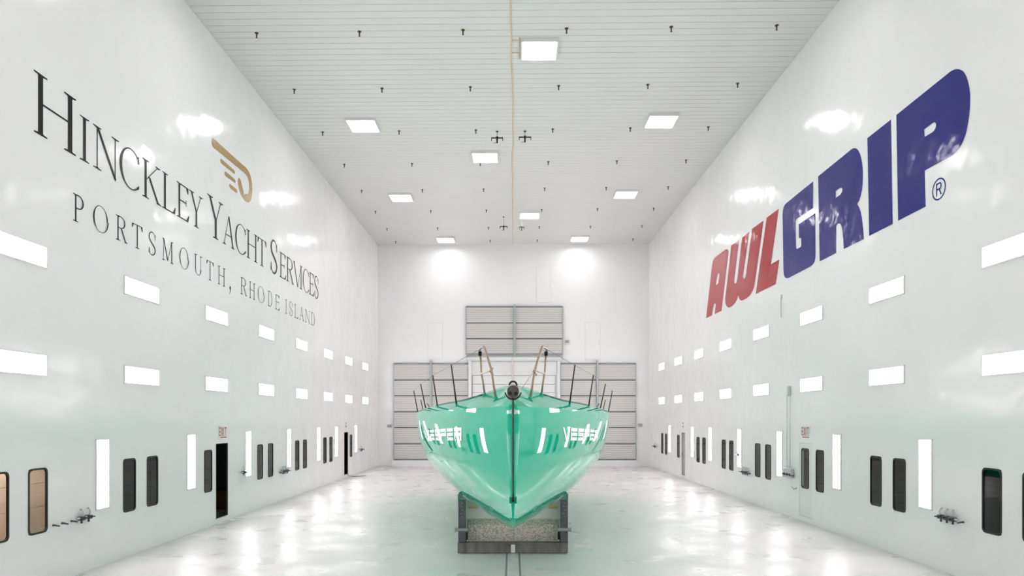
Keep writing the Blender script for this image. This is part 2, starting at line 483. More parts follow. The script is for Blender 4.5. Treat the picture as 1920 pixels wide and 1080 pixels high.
for right in (False, True):
    x = XR if right else XL; sd = 'right' if right else 'left'
    for row, z in (('upper', 5.83), ('lower', 3.915)):
        for k, y in enumerate(HY):
            inview = k >= 3
            lab = 'wide white lamp in the %s row on the %s wall, %s from the back wall' % (row, sd, ORD[10 - k])
            if y < YF + 1: continue
            wall_lamp(x, y, z, right, horiz, lab, 'wide lamps on the side walls')
    VY = [13.92, 17.74, 21.56, 25.44, 29.33 if not right else 29.13, 32.29 if not right else 31.98, 36.28 if not right else 36.63]
    if right: VY = [13.93, 17.74, 21.55, 25.36, 29.13, 31.98, 36.63]
    else: VY = [13.91, 17.74, 21.56, 25.46, 29.33, 32.29, 36.28]
    VY = [6.2, 10.05] + VY
    for k, y in enumerate(VY):
        wall_lamp(x, y, 1.85, right, vert, 'tall white lamp low on the %s wall, %s from the back wall' % (sd, ORD[8 - k]), 'tall lamps on the side walls')

# square ceiling lights
w = .98
bm = BM(); t = .035; dz = -.10
for (a, b_, c, d) in ((-w / 2 - t, w / 2 + t, w / 2, w / 2 + t), (-w / 2 - t, w / 2 + t, -w / 2 - t, -w / 2), (-w / 2 - t, -w / 2, -w / 2, w / 2), (w / 2, w / 2 + t, -w / 2, w / 2)):
    box(bm, a, b_, c, d, dz, 0)
me_cf = mesh_of('frame', bm, M['frame'])
bm = BM(); box(bm, -w / 2, w / 2, -w / 2, w / 2, -.02, 0); me_ct = mesh_of('tray', bm, M['groove'])
bm = BM(); box(bm, -w / 2 + .03, w / 2 - .03, -w / 2 + .03, w / 2 - .03, -.034, -.021); me_cl = mesh_of('lens', bm, M['lens_ceiling'])
CL = [(.75, 19.76, 'square ceiling lamp nearest the camera, beside the orange cord'),
      (-5.4, 24.77, 'square ceiling lamp on the left side, in front of the others there'),
      (5.3, 24.6, 'square ceiling lamp on the right side, in front of the others there'),
      (-1.13, 27.9, 'middle square ceiling lamp just beyond the near pair of crosses'),
      (-5.35, 32.9, 'square ceiling lamp on the left side, second from the back wall'),
      (5.35, 32.7, 'square ceiling lamp on the right side, second from the back wall'),
      (.86, 36.0, 'middle square ceiling lamp just before the far pair of crosses'),
      (-3.99, 40.8, 'square ceiling lamp at the back wall, left one of two'),
      (3.94, 40.8, 'square ceiling lamp at the back wall, right one of two'),
      (-5.4, 16.6, 'square ceiling lamp above the frame on the left side'),
      (5.3, 16.5, 'square ceiling lamp above the frame on the right side'),
      (-1.1, 11.7, 'square ceiling lamp overhead, left of the orange cord'),
      (-5.4, 8.4, 'square ceiling lamp overhead near the left wall'), (5.3, 8.3, 'square ceiling lamp overhead near the right wall'),
      (.8, 3.6, 'square ceiling lamp directly overhead'), (-5.4, .2, 'square ceiling lamp behind the camera on the left'), (5.3, .2, 'square ceiling lamp behind the camera on the right'),
      (-1.1, -4.5, 'square ceiling lamp by the front wall')]
for x, y, lab in CL:
    e = empty('ceiling_light', (x, y, zc(x) + (0 if y > 11.9 else .03)))
    tag(e, lab, 'ceiling light', 'square ceiling lights')
    for n, me in (('frame', me_cf), ('tray', me_ct), ('lens', me_cl)): kid(n, me, e)

# ------------------------------------------------------------------ sprinklers, crosses and cord on the ceiling
bm = BM(); tube(bm, [(0, 0, 0), (0, 0, -.012)], .052, 10); me_sr = mesh_of('flange', bm, M['brass'])
bm = BM(); tube(bm, [(0, 0, -.012), (0, 0, -.125)], .024, 8, .016); tube(bm, [(0, 0, -.125), (0, 0, -.135)], .028, 8); me_sn = mesh_of('nozzle', bm, M['brass'])
for r, y in enumerate((18.8, 22.05, 25.35, 28.6, 31.9, 35.15, 38.35, 41.2)):
    for c, x in enumerate((-7.04, -4.21, -1.37, 1.46, 4.31, 7.17)):
        e = empty('sprinkler', (x, y - .012 * x, zc(x)))
        lab = 'small brass ceiling sprinkler, %s row from the back wall, %s of six from the left' % (ORD[7 - r], ORD[c])
        tag(e, lab, 'sprinkler', 'ceiling sprinklers')
        kid('flange', me_sr, e); kid('nozzle', me_sn, e)

def cross(x, y, drop, w, label):
    z = zc(x)
    e = empty('ceiling_cross', (x, y, z)); tag(e, label, 'ceiling fitting', 'cross fittings under the ceiling')
    bm = BM(); tube(bm, [(0, 0, 0), (0, 0, -.03)], .045, 12); build('flange', bm, M['brass'], e)
    bm = BM(); tube(bm, [(0, 0, -.03), (0, 0, -drop)], .01, 8); build('rod', bm, M['wire'], e)
    bm = BM(); tube(bm, [(-w, 0, -drop), (w, 0, -drop)], .024, 8); box(bm, -.045, .045, -.03, .03, -drop - .04, -drop + .05, .008); build('cross_arm', bm, M['dark_iron'], e)
    for s in (-1, 1):
        bm = BM(); tube(bm, [(s * w, 0, -drop + .024), (s * w, 0, -drop - .11)], .013, 8); build('drop_tip', bm, M['dark_iron'], e)
    bm = BM(); tube(bm, [(0, 0, -drop - .04), (0, 0, -drop - .19)], .028, 8); build('stem', bm, M['dark_iron'], e)
    bm = BM(); tube(bm, [(-.02, 0, -drop - .18), (-.13, 0, -drop - .185)], .012, 8); build('lever', bm, simple('yellow lever', (.45, .40, .10), .5), e)
cross(-.59, 25.5, .25, .205, 'dark cross-shaped pipe fitting hanging left of the cord, near pair')
cross(.44, 25.5, .23, .215, 'dark cross-shaped pipe fitting hanging right of the cord, near pair')
cross(-.50, 36.4, .52, .19, 'dark cross-shaped pipe fitting hanging left of the cord, far pair')
cross(.46, 36.6, .50, .13, 'dark cross-shaped pipe fitting hanging right of the cord, far pair')
cord = empty('overhead_cable', (0, 27, 13.6)); tag(cord, 'pale orange cord running along the middle of the ceiling', 'cord')
bm = BM()
pts = []
for i in range(40):
    y = 12 + i * (YB - .1 - 12) / 39
    x = -.07 + .055 * (y - 12) / 30 + (.035 if 21 < y < 27 else 0) + .01 * math.sin(y * 1.7)
    pts.append((x, y - 27, zc(x) - 13.6 - .016))
tube(bm, pts, .016, 6); build('cable', bm, M['orange'], cord, True)
bm = BM()
for y in (19.35, 20.0): tube(bm, [(-.07, y - 27, -.016), (.18, y - 27, -.016)], .010, 6)
tube(bm, [(.18, 19.2 - 27, -.016), (.18, 20.35 - 27, -.016)], .014, 6)
build('branch', bm, M['orange'], cord)

# ------------------------------------------------------------------ back wall: hangar doors
SB = 1290 / 42.2
def bx(px): return (px - 962) / SB
def bz(py): return 3 + (782 - py) / SB
def hangar(name, label, cols, rows, yoff=.0, mat='panel', gap=.035):
    d = struct(empty(name, (0, YB, 0))); d['label'] = label
    pm = None
    for (c0, c1) in cols:
        for (r0, r1) in rows:
            bm = BM(); box(bm, bx(c0) + .01, bx(c1) - .01, -.09 - yoff, -.03 - yoff, bz(r1) + gap, bz(r0) - gap)
            build('panel', bm, M[mat], d)
    bm = BM()
    for (c0, c1) in cols: box(bm, bx(c0), bx(c1), -.03 - yoff, -.004, bz(rows[-1][1]), bz(rows[0][0]))
    build('backing', bm, M['rail'], d)
    return d
rw = [682, 712.3, 742, 772, 801.7, 832, 861.5]
rows = list(zip(rw[:-1], rw[1:]))
def posts(d, xs, z0, z1, w=.11, mat='mullion'):
    for px in xs:
        bm = BM(); box(bm, bx(px) - w / 2, bx(px) + w / 2, -.20, -.03, z0, z1, .01); build('mullion', bm, M[mat], d)
def edge(d, px0, px1, y0, y1):
    bm = BM()
    for px in (px0, px1): box(bm, bx(px) - .03, bx(px) + .03, -.12, -.004, bz(y1) - .03, bz(y0) + .03)
    box(bm, bx(px0) + .03, bx(px1) - .03, -.12, -.004, bz(y0), bz(y0) + .06); box(bm, bx(px0) + .03, bx(px1) - .03, -.12, -.004, bz(y1) - .06, bz(y1))
    build('frame', bm, M['mullion'], d)
dl = hangar('door_5', 'grey ribbed hangar door wing left of the yacht', [(738.5, 806.5), (809.5, 878)], rows); posts(dl, [808], bz(864), bz(675)); edge(dl, 738, 878, 681.5, 862)
dr_ = hangar('door_6', 'grey ribbed hangar door wing right of the yacht', [(1051, 1118.5), (1121.5, 1192)], rows); posts(dr_, [1120], bz(864), bz(675)); edge(dr_, 1050.5, 1192.5, 681.5, 862)
ur = [575, 605.5, 635, 664]
du = hangar('door_7', 'grey ribbed upper hangar door above the white door', [(874, 963), (966.5, 1055)], list(zip(ur[:-1], ur[1:]))); posts(du, [964.8], bz(670), bz(571), .13); edge(du, 873.5, 1055, 575, 664)
bm = BM(); box(bm, bx(874), bx(1055), -.17, -.004, bz(669.5), bz(664.5) - .07); build('rail', bm, M['mullion'], du)
cr = [704.5] + [704.5 + 15.8 * k for k in range(1, 11)]
dc = hangar('door_8', 'white sectional door behind the bow with fine ribs', [(886, 1041)], list(zip(cr[:-1], cr[1:])), 0, 'white_steel', .012)
bm = BM(); box(bm, bx(884), bx(1044), -.10, -.004, bz(703.5), bz(678)); build('top_panel', bm, M['white_steel'], dc)
bm = BM(); tube(bm, [(bx(876), -.16, bz(673.5)), (bx(1052), -.16, bz(673.5))], .13, 16); build('header_roll', bm, M['white_steel'], dc, True)
for a, b_ in ((878.5, 884), (1044.5, 1050)):
    bm = BM(); box(bm, bx(a), bx(b_), -.22, -.004, bz(864), bz(676), .01); build('post', bm, M['white_steel'], dc)
bm = BM(); box(bm, bx(959), bx(962.3), -.32, -.30, bz(716), bz(671)); build('strap', bm, M['pink'], dc)
# concrete curb under the doors
bm = BM(); box(bm, bx(735), bx(1196), YB - .28, YB - .001, 0, bz(863.5)); struct(build('trim_1', bm, M['white_steel']))
# flush access hatches
for i, (a, b_, c, d, lab) in enumerate(((802, 830, 604.5, 673, 'flush white hatch high on the back wall, left of the upper door'), (1097, 1126, 604, 673.5, 'flush white hatch high on the back wall, right of the upper door'), (1005.5, 1033.5, 498.5, 567.5, 'flush white hatch on the back wall above the upper door'))):
    h = struct(empty('door_%d' % (9 + i), (bx((a + b_) / 2), YB, bz(d)))); h['label'] = lab
    w2 = (bx(b_) - bx(a)) / 2; hz = bz(c) - bz(d)
    bm = BM(); box(bm, -w2, w2, -.012, -.001, 0, hz); build('surround', bm, M['hair'], h)
    bm = BM(); box(bm, -w2 + .02, w2 - .02, -.022, -.013, .02, hz - .02); build('leaf', bm, M['back'], h)
    bm = BM(); box(bm, w2 - .09, w2 - .06, -.04, -.023, hz * .4, hz * .52); build('handle', bm, M['hair'], h)
for (px, py, lab) in ((1063.3, 640, 'small grey box on the back wall beside the upper door'), (729.5, 798.5, 'small grey box on the back wall left of the hangar doors'), (1201, 797, 'small grey box on the back wall right of the hangar doors')):
    bm = BM(); box(bm, -.12, .12, -.10, -.001, -.085, .085, .015)
    o = build('junction_box', bm, M['grey_box']); o.location = (bx(px), YB, bz(py)); tag(o, lab, 'box', 'grey boxes on the back wall')
    bm = BM(); box(bm, -.1, .1, -.112, -.101, -.065, .065, .004); build('lid', bm, M['grey_box'], o)

# ------------------------------------------------------------------ wall lettering
AWL = {'P': [[(14.999, 9.585), (13.13, 9.602), (13.025, 9.58), (12.946, 9.55), (12.859, 9.496), (12.768, 9.414), (12.697, 9.303), (12.643, 9.178), (12.604, 9.038), (12.579, 8.886), (12.584, 8.677), (12.608, 8.509), (12.643, 8.377), (12.697, 8.236), (12.768, 8.127), (12.854, 8.052), (12.946, 8.011), (13.104, 7.981), (13.292, 7.984), (13.969, 8.003), (13.939, 7.265), (14.93, 7.259)], [(13.982, 8.845), (13.744, 8.856), (13.674, 8.855), (13.628, 8.839), (13.594, 8.803), (13.588, 8.765), (13.605, 8.716), (13.651, 8.686), (13.726, 8.675), (13.969, 8.689)]], 'I': [[(16.225, 9.578), (15.218, 9.579), (15.147, 7.25), (16.144, 7.251)]], 'R': [[(18.843, 9.593), (16.992, 9.612), (16.903, 9.604), (16.816, 9.574), (16.729, 9.523), (16.643, 9.442), (16.566, 9.327), (16.507, 9.189), (16.465, 9.046), (16.44, 8.888), (16.44, 8.739), (16.448, 8.593), (16.473, 8.453), (16.532, 8.323), (16.608, 8.227), (16.703, 8.171), (16.608, 8.055), (16.532, 7.917), (16.473, 7.729), (16.431, 7.505), (16.39, 7.239), (17.38, 7.246), (17.41, 7.497), (17.452, 7.71), (17.488, 7.829), (17.53, 7.899), (17.573, 7.937), (17.622, 7.962), (17.683, 7.973), (17.745, 7.965), (17.782, 7.946), (17.795, 7.905), (17.795, 7.244), (18.75, 7.24)], [(17.816, 8.851), (17.641, 8.857), (17.564, 8.85), (17.498, 8.833), (17.46, 8.802), (17.45, 8.763), (17.488, 8.707), (17.574, 8.676), (17.816, 8.676)]], 'G': [[(19.155, 9.563), (19.169, 8.822), (20.225, 8.839), (20.306, 8.828), (20.347, 8.776), (20.339, 8.489), (20.322, 8.032), (20.298, 7.985), (20.241, 7.945), (20.041, 7.939), (19.978, 7.949), (19.946, 7.988), (19.962, 8.196), (20.104, 8.226), (20.128, 8.638), (19.025, 8.637), (19.01, 7.471), (19.025, 7.381), (19.068, 7.312), (19.14, 7.271), (19.227, 7.243), (19.337, 7.229), (20.892, 7.218), (20.996, 7.235), (21.11, 7.275), (21.18, 7.325), (21.225, 7.39), (21.26, 7.545), (21.332, 9.285), (21.314, 9.392), (21.243, 9.486), (21.136, 9.534), (20.979, 9.544)]], 'L': [[(22.669, 9.566), (21.633, 9.552), (22.299, 7.951), (21.587, 7.942), (21.885, 7.227), (23.697, 7.236)]], 'W': [[(26.347, 9.567), (25.46, 9.556), (25.969, 8.187), (25.969, 8.08), (25.916, 8.026), (25.824, 8.008), (25.732, 8.033), (25.654, 8.111), (25.119, 9.538), (24.335, 9.555), (24.983, 8.175), (24.995, 8.075), (24.921, 8.014), (24.824, 7.999), (24.739, 8.035), (24.691, 8.107), (24.046, 9.577), (22.956, 9.555), (23.764, 7.668), (23.842, 7.526), (23.955, 7.421), (24.126, 7.333), (24.335, 7.278), (24.595, 7.251), (24.958, 7.243), (25.169, 7.263), (25.333, 7.315), (25.447, 7.402), (25.499, 7.516), (25.654, 7.395), (25.85, 7.31), (26.09, 7.251), (26.389, 7.225), (26.666, 7.243), (26.879, 7.313), (27.022, 7.416), (27.094, 7.548), (27.094, 7.696)]], 'A': [[(29.787, 7.278), (28.87, 9.409), (28.788, 9.51), (28.674, 9.569), (28.465, 9.601), (27.196, 9.599), (27.022, 9.592), (26.879, 9.566), (26.765, 9.507), (26.695, 9.42), (26.709, 9.326), (27.581, 7.257), (28.513, 7.269), (28.385, 7.592), (28.385, 7.662), (28.449, 7.705), (28.545, 7.717), (28.625, 7.692), (28.69, 7.617), (28.903, 7.27)], [(28.353, 8.429), (28.148, 8.785), (28.086, 8.832), (27.993, 8.854), (27.9, 8.835), (27.854, 8.779), (27.869, 8.704), (28.024, 8.444)]]}
EMB = [[(19.032, 10.726), (18.971, 10.644), (18.962, 10.569), (18.99, 10.513), (19.046, 10.486), (19.127, 10.48), (21.144, 10.541), (21.319, 10.546), (21.467, 10.529), (21.569, 10.472), (21.63, 10.388), (21.666, 10.26), (21.66, 10.142), (21.618, 10.039), (21.545, 9.981), (21.449, 9.947), (21.348, 9.935), (21.295, 9.861), (21.231, 9.863), (21.19, 9.964), (21.086, 10.089), (21.0, 10.207), (20.915, 10.256), (20.847, 10.255), (20.785, 10.205), (20.757, 10.123), (20.791, 10.023), (20.869, 9.903), (20.983, 9.805), (21.144, 9.732), (21.319, 9.696), (21.497, 9.706), (21.618, 9.744), (21.739, 9.817), (21.832, 9.928), (21.887, 10.075), (21.912, 10.248), (21.887, 10.429), (21.813, 10.568), (21.709, 10.672), (21.557, 10.734), (21.348, 10.763), (21.086, 10.747)], [(19.563, 10.352), (19.528, 10.28), (19.548, 10.241), (19.613, 10.223), (20.514, 10.245), (20.553, 10.297), (20.536, 10.335), (20.482, 10.353)], [(19.855, 10.096), (19.814, 10.034), (19.834, 9.992), (19.901, 9.973), (20.558, 9.989), (20.591, 10.037), (20.58, 10.078), (20.525, 10.099)], [(20.166, 9.844), (20.124, 9.776), (20.15, 9.737), (20.214, 9.719), (20.69, 9.728), (20.729, 9.779), (20.707, 9.823), (20.663, 9.844)]]
NAME = [('H', 11.924, 13.073, 1), ('I', 13.186, 13.484, 0), ('N', 13.621, 14.486, 0), ('C', 14.526, 15.271, 0), ('K', 15.418, 16.218, 0), ('L', 16.279, 16.935, 0), ('E', 16.989, 17.646, 0), ('Y', 17.66, 18.403, 0), ('Y', 18.708, 19.695, 1), ('A', 19.695, 20.509, 0), ('C', 20.564, 21.354, 0), ('H', 21.44, 22.352, 0), ('T', 22.37, 23.153, 0), ('S', 23.545, 24.253, 1), ('E', 24.475, 25.164, 0), ('R', 25.223, 26.019, 0), ('V', 25.956, 27.07, 0), ('I', 26.733, 27.173, 0), ('C', 27.173, 27.953, 0), ('E', 28.026, 28.701, 0), ('S', 28.74, 29.37, 0)]
TOWN = [('P', 12.989, 13.312), ('O', 13.604, 14.105), ('R', 14.389, 14.786), ('T', 14.993, 15.424), ('S', 15.672, 16.0), ('M', 16.267, 16.829), ('O', 17.124, 17.602), ('U', 17.896, 18.387), ('T', 18.643, 19.075), ('H', 19.35, 19.852), (',', 20.112, 20.264), ('R', 20.978, 21.44), ('H', 21.656, 22.149), ('O', 22.38, 22.955), ('D', 23.304, 23.717), ('E', 24.036, 24.475), ('I', 25.076, 25.283), ('S', 25.524, 25.925), ('L', 26.146, 26.567), ('A', 26.733, 27.312), ('N', 27.487, 28.136), ('D', 28.285, 28.817)]

def flat_poly(bm, loops, xw, side, off):
    """outer loop and optional hole in wall coordinates (y along the wall, z), laid flat on the wall face."""
    edges = []; allv = []
    for lp in loops:
        vs = [bm.verts.new((0, p[0], p[1])) for p in lp]; allv += vs
        edges += [bm.edges.new((vs[i], vs[(i + 1) % len(vs)])) for i in range(len(vs))]
    r = bmesh.ops.triangle_fill(bm, edges=edges, use_beauty=True, use_dissolve=False)
    fs = [g for g in r['geom'] if isinstance(g, bmesh.types.BMFace)]
    want = Vector((-side, 0, 0))
    for f in fs:
        f.normal_update()
        if f.normal.dot(want) < 0: f.normal_flip()
    for v in allv: v.co.x = xw - side * off

def letter_obj(name, polys, xw, side, mat, parent, base, off=.006):
    bm = BM()
    for i, loops in enumerate(polys): flat_poly(bm, loops, xw, side, off + i * .0004)
    me = bpy.data.meshes.new(name); bm.to_mesh(me); bm.free()
    o = link(name, me, mat, parent)
    o.matrix_parent_inverse = Matrix.Translation(-Vector(base))
    return o

# right wall: red and blue block lettering
base = (XR, 20, 7.2)
sign = empty('wall_lettering', base); tag(sign, 'huge red and blue block lettering high on the right wall', 'sign')
for ch in 'AWLGRIP':
    loops = AWL[ch]
    o = letter_obj('letter', [loops], XR, 1, M['red'] if ch in 'AWL' else M['navy'], sign, base)
    o['label'] = ('red letter ' if ch in 'AWL' else 'navy blue letter ') + ch
def ring(cy, cz, ry, rz, w, n=36):
    a = [(cy + ry * math.cos(2 * math.pi * k / n), cz + rz * math.sin(2 * math.pi * k / n)) for k in range(n)]
    b_ = [(cy + (ry - w) * math.cos(2 * math.pi * k / n), cz + (rz - w) * math.sin(2 * math.pi * k / n)) for k in range(n)]
    return [a, b_]
# registered mark: y decreases to the right on this wall
cy, cz_ = 13.503, 7.475
def rq(pts): return [(cy - x, cz_ + z) for x, z in pts]
polys = [ring(cy, cz_, .215, .215, .028), [rq([(-.085, -.125), (-.058, -.125), (-.058, .125), (-.085, .125)])],
         [rq([(-.058, .098), (.03, .098), (.05, .125), (-.058, .125)])], [rq([(-.058, -.012), (.03, -.012), (.05, .015), (-.058, .015)])],
         [rq([(.03, .098), (.05, .125), (.085, .09), (.085, .045), (.05, -.012), (.03, .013), (.056, .05), (.056, .08)])], [rq([(.0, -.012), (.032, -.012), (.095, -.125), (.06, -.125)])]]
o = letter_obj('registered_mark', polys, XR, 1, M['navy'], sign, base)

# serif capitals, drawn in a box of width 1 and height 1
def stroke(x0, z0, x1, z1, w):
    """slanted stem with level ends, w = horizontal width"""
    return [(x0 - w / 2, z0), (x0 + w / 2, z0), (x1 + w / 2, z1), (x1 - w / 2, z1)]
def serif(x, z, half, up, t=.022):
    s = 1 if up else -1
    return [(x - half, z), (x - half, z + s * t), (x - half * .45, z + s * t * 1.6), (x, z + s * t * 2.6), (x + half * .45, z + s * t * 1.6), (x + half, z + s * t), (x + half, z)]
def arc(cx, cz, rx, rz, a0, a1, thick, thin, n=20, ax=0.0):
    """elliptic band, thick where it runs vertically"""
    A, B = [], []
    for k in range(n + 1):
        a = math.radians(a0 + (a1 - a0) * k / n)
        t = thin + (thick - thin) * abs(math.cos(a + math.radians(ax))) ** 1.5
        A.append((cx + rx * math.cos(a), cz + rz * math.sin(a)))
        B.append((cx + max(rx - t, .01) * math.cos(a), cz + (rz - thin - (t - thin) * .25) * math.sin(a)))
    return [[A[k], A[k + 1], B[k + 1], B[k]] for k in range(n)]
def hbar(x0, x1, z, t): return [(x0, z - t / 2), (x1, z - t / 2), (x1, z + t / 2), (x0, z + t / 2)]

def glyph(c, k, h, sf):
    """k thick stem, h thin stroke, sf serif half-width, all as fractions of the letter's width"""
    vt = .036 if k > .12 else .03      # horizontal strokes, fraction of height
    P = []
    def stem(x, w=k, s0=True, s1=True):
        P.append(stroke(x, 0, x, 1, w))
        if s0: P.append(serif(x, 0, sf, True))
        if s1: P.append(serif(x, 1, sf, False))
    if c == 'H':
        stem(sf); stem(1 - sf); P.append(hbar(sf, 1 - sf, .52, vt))
    elif c == 'I': stem(.5)
    elif c == 'N':
        stem(sf * .9, h); stem(1 - sf * .9, h, False); P.append(stroke(sf * .9, 1, 1 - sf * .9, 0, k)); P.append([(1 - sf * .9 - k / 2, .0), (1 - sf * .9 + h / 2, -.06), (1 - sf * .9 + h / 2, .1)])
    elif c == 'K':
        stem(sf); P.append(stroke(sf, .46, .84, 1, h)); P.append(stroke(.36, .60, .86, 0, k)); P.append(serif(.84, 1, sf * .8, False)); P.append(serif(.9, 0, sf * .8, True))
    elif c == 'L':
        stem(sf); P.append(hbar(sf, .95, vt / 2, vt)); P.append([(.95, 0), (1.0, .2), (.96, .2), (.80, vt)])
    elif c == 'E':
        stem(sf); P.append(hbar(sf, .92, vt / 2, vt)); P.append(hbar(sf, .88, 1 - vt / 2, vt)); P.append(hbar(sf, .75, .52, vt))
        P.append([(.92, 0), (1.0, .2), (.95, .2), (.76, vt)]); P.append([(.92, 1), (.92, .82), (.87, .82), (.74, 1 - vt)]); P.append([(.72, .43), (.76, .43), (.76, .61), (.72, .61)])
    elif c == 'Y':
        P.append(stroke(.52, 0, .52, .48, k)); P.append(serif(.52, 0, sf, True)); P.append(stroke(.52, .46, .13, 1, k)); P.append(stroke(.54, .46, .86, 1, h)); P.append(serif(.15, 1, sf, False)); P.append(serif(.86, 1, sf * .8, False))
    elif c == 'A':
        P.append(stroke(.1, 0, .5, 1, h)); P.append(stroke(.88, 0, .5, 1.0, k)); P.append(hbar(.26, .72, .36, vt)); P.append(serif(.12, 0, sf * .75, True)); P.append(serif(.86, 0, sf * .85, True))
    elif c == 'C':
        P.extend(arc(.58, .5, .58, .52, 48, 312, k, h * .6, 26)); P.append([(.95, .74), (1.0, .74), (.98, .96), (.93, .90)]); P.append([(.92, .14), (1, .2), (.98, .10), (.93, .06)])
    elif c == 'T':
        stem(.5, s1=False); P.append(hbar(.02, .98, 1 - vt / 2, vt)); P.append([(.02, 1), (.0, .80), (.05, .80), (.16, 1 - vt)]); P.append([(.98, 1), (1.0, .80), (.95, .80), (.84, 1 - vt)])
    elif c == 'S':
        cl = [(.86, .84), (.80, .93), (.66, .995), (.5, 1.01), (.3, .98), (.15, .89), (.1, .77), (.16, .65), (.34, .56), (.6, .46), (.8, .37), (.9, .25), (.84, .12), (.68, .03), (.48, -.01), (.28, .02), (.14, .10), (.08, .2)]
        n = len(cl)
        A, B = [], []
        for i, p in enumerate(cl):
            q0 = cl[max(i - 1, 0)]; q1 = cl[min(i + 1, n - 1)]
            tx, tz = (q1[0] - q0[0]), (q1[1] - q0[1]); L_ = math.hypot(tx, tz * 1.6); 
            f = math.sin(math.pi * i / (n - 1)) ** 1.3
            wv = h * .55 + (k * 1.0 - h * .55) * f
            nx, nz = -tz / math.hypot(tx, tz), tx / math.hypot(tx, tz)
            A.append((p[0] + nx * wv / 2, p[1] + nz * wv / 2 * .55)); B.append((p[0] - nx * wv / 2, p[1] - nz * wv / 2 * .55))
        for i in range(n - 1): P.append([A[i], A[i + 1], B[i + 1], B[i]])
        P.append([(.84, .70), (.90, .70), (.90, .97), (.83, .9)]); P.append([(.06, .30), (.12, .30), (.17, .08), (.06, .04)])
    elif c == 'R':
        stem(sf * .95); P.extend(arc(.42, .755, .45, .245, -90, 90, k, vt, 16)); P.append(hbar(sf, .43, 1 - vt / 2, vt)); P.append(hbar(sf, .43, .51 + vt / 2, vt)); P.append(stroke(.46, .53, .9, 0, k)); P.append(serif(.93, 0, sf * .6, True))
    elif c == 'P':
        stem(sf * .95); P.extend(arc(.48, .74, .5, .26, -90, 90, k, vt, 16)); P.append(hbar(sf, .49, 1 - vt / 2, vt)); P.append(hbar(sf, .49, .48 + vt / 2, vt))
    elif c == 'V':
        P.append(stroke(.52, -.01, .12, 1, k)); P.append(stroke(.52, -.01, .88, 1, h)); P.append(serif(.13, 1, sf * .8, False)); P.append(serif(.88, 1, sf * .7, False))
    elif c == 'O': P.extend(arc(.5, .5, .5, .52, 0, 360, k, h * .5, 40))
    elif c == 'M':
        P.append(stroke(.14, 0, .16, 1, h)); P.append(stroke(.86, 0, .84, 1, k)); P.append(stroke(.16, 1, .5, .04, k)); P.append(stroke(.84, 1, .5, .04, h)); P.append(serif(.14, 0, sf * .7, True)); P.append(serif(.86, 0, sf * .8, True)); P.append(serif(.12, 1, sf * .5, False)); P.append(serif(.87, 1, sf * .5, False))
    elif c == 'U':
        P.append(stroke(.2, .3, .2, 1, k)); P.append(stroke(.82, .3, .82, 1, h)); P.extend(arc(.5, .31, .30 + k / 2, .325, 180, 360, k, h * .6, 18)); P.append(serif(.2, 1, sf, False)); P.append(serif(.82, 1, sf * .8, False))
    elif c == 'D':
        stem(sf * .95); P.extend(arc(.42, .5, .56, .5, -90, 90, k, vt, 22)); P.append(hbar(sf, .44, 1 - vt / 2, vt)); P.append(hbar(sf, .44, vt / 2, vt))
    elif c == ',':
        P.append([(.2, .02), (.5, -.02), (.9, .06), (.8, .16), (.4, .17)]); P.append([(.5, .0), (.9, .06), (.75, -.12), (.3, -.28), (.25, -.26), (.55, -.1)])
    return P

def serif_line(name, label, table, z0f, capf, xw, kfrac, hfrac):
    base = (xw, table[0][1], z0f(table[0][1]))
    e = empty(name, base); tag(e, label, 'sign')
    for row in table:
        c, a, b_ = row[:3]; bigl = row[3] if len(row) > 3 else 0
        z0 = z0f((a + b_) / 2); hgt = capf((a + b_) / 2, bigl); wd = b_ - a
        k = kfrac * hgt / wd * (1.12 if bigl else 1); hh_ = hfrac * hgt / wd; sf = min(.5 if c == 'I' else .30, (.16 if c != 'I' else .17) * hgt / wd)
        polys = [[[(a + p[0] * wd, z0 + p[1] * hgt) for p in q]] for q in glyph(c, k, hh_, sf)]
        o = letter_obj('comma' if c == ',' else 'letter', polys, xw, -1, M['black_vinyl'], e, base, .005)
    return e
serif_line('wall_lettering', 'long black serif name lettering high on the left wall', NAME, lambda y: 7.95 + .004 * (y - 12),
           lambda y, bg: (1.075 + .004 * (y - 12)) if bg else (.845 + .004 * (y - 12)), XL, .105, .036)
serif_line('wall_lettering', 'small widely spaced black serif lettering in the line under the name', TOWN, lambda y: 6.715 + .0055 * (y - 13),
           lambda y, bg: .52, XL, .075, .034)
base = (XL, 20.4, 10.2)
em = empty('wall_emblem', base); tag(em, 'gold winged hook emblem on the left wall above the name', 'emblem')
for i, lp in enumerate(EMB): letter_obj('emblem_hook' if i == 0 else 'emblem_stripe', [[lp]], XL, -1, M['gold'], em, base)

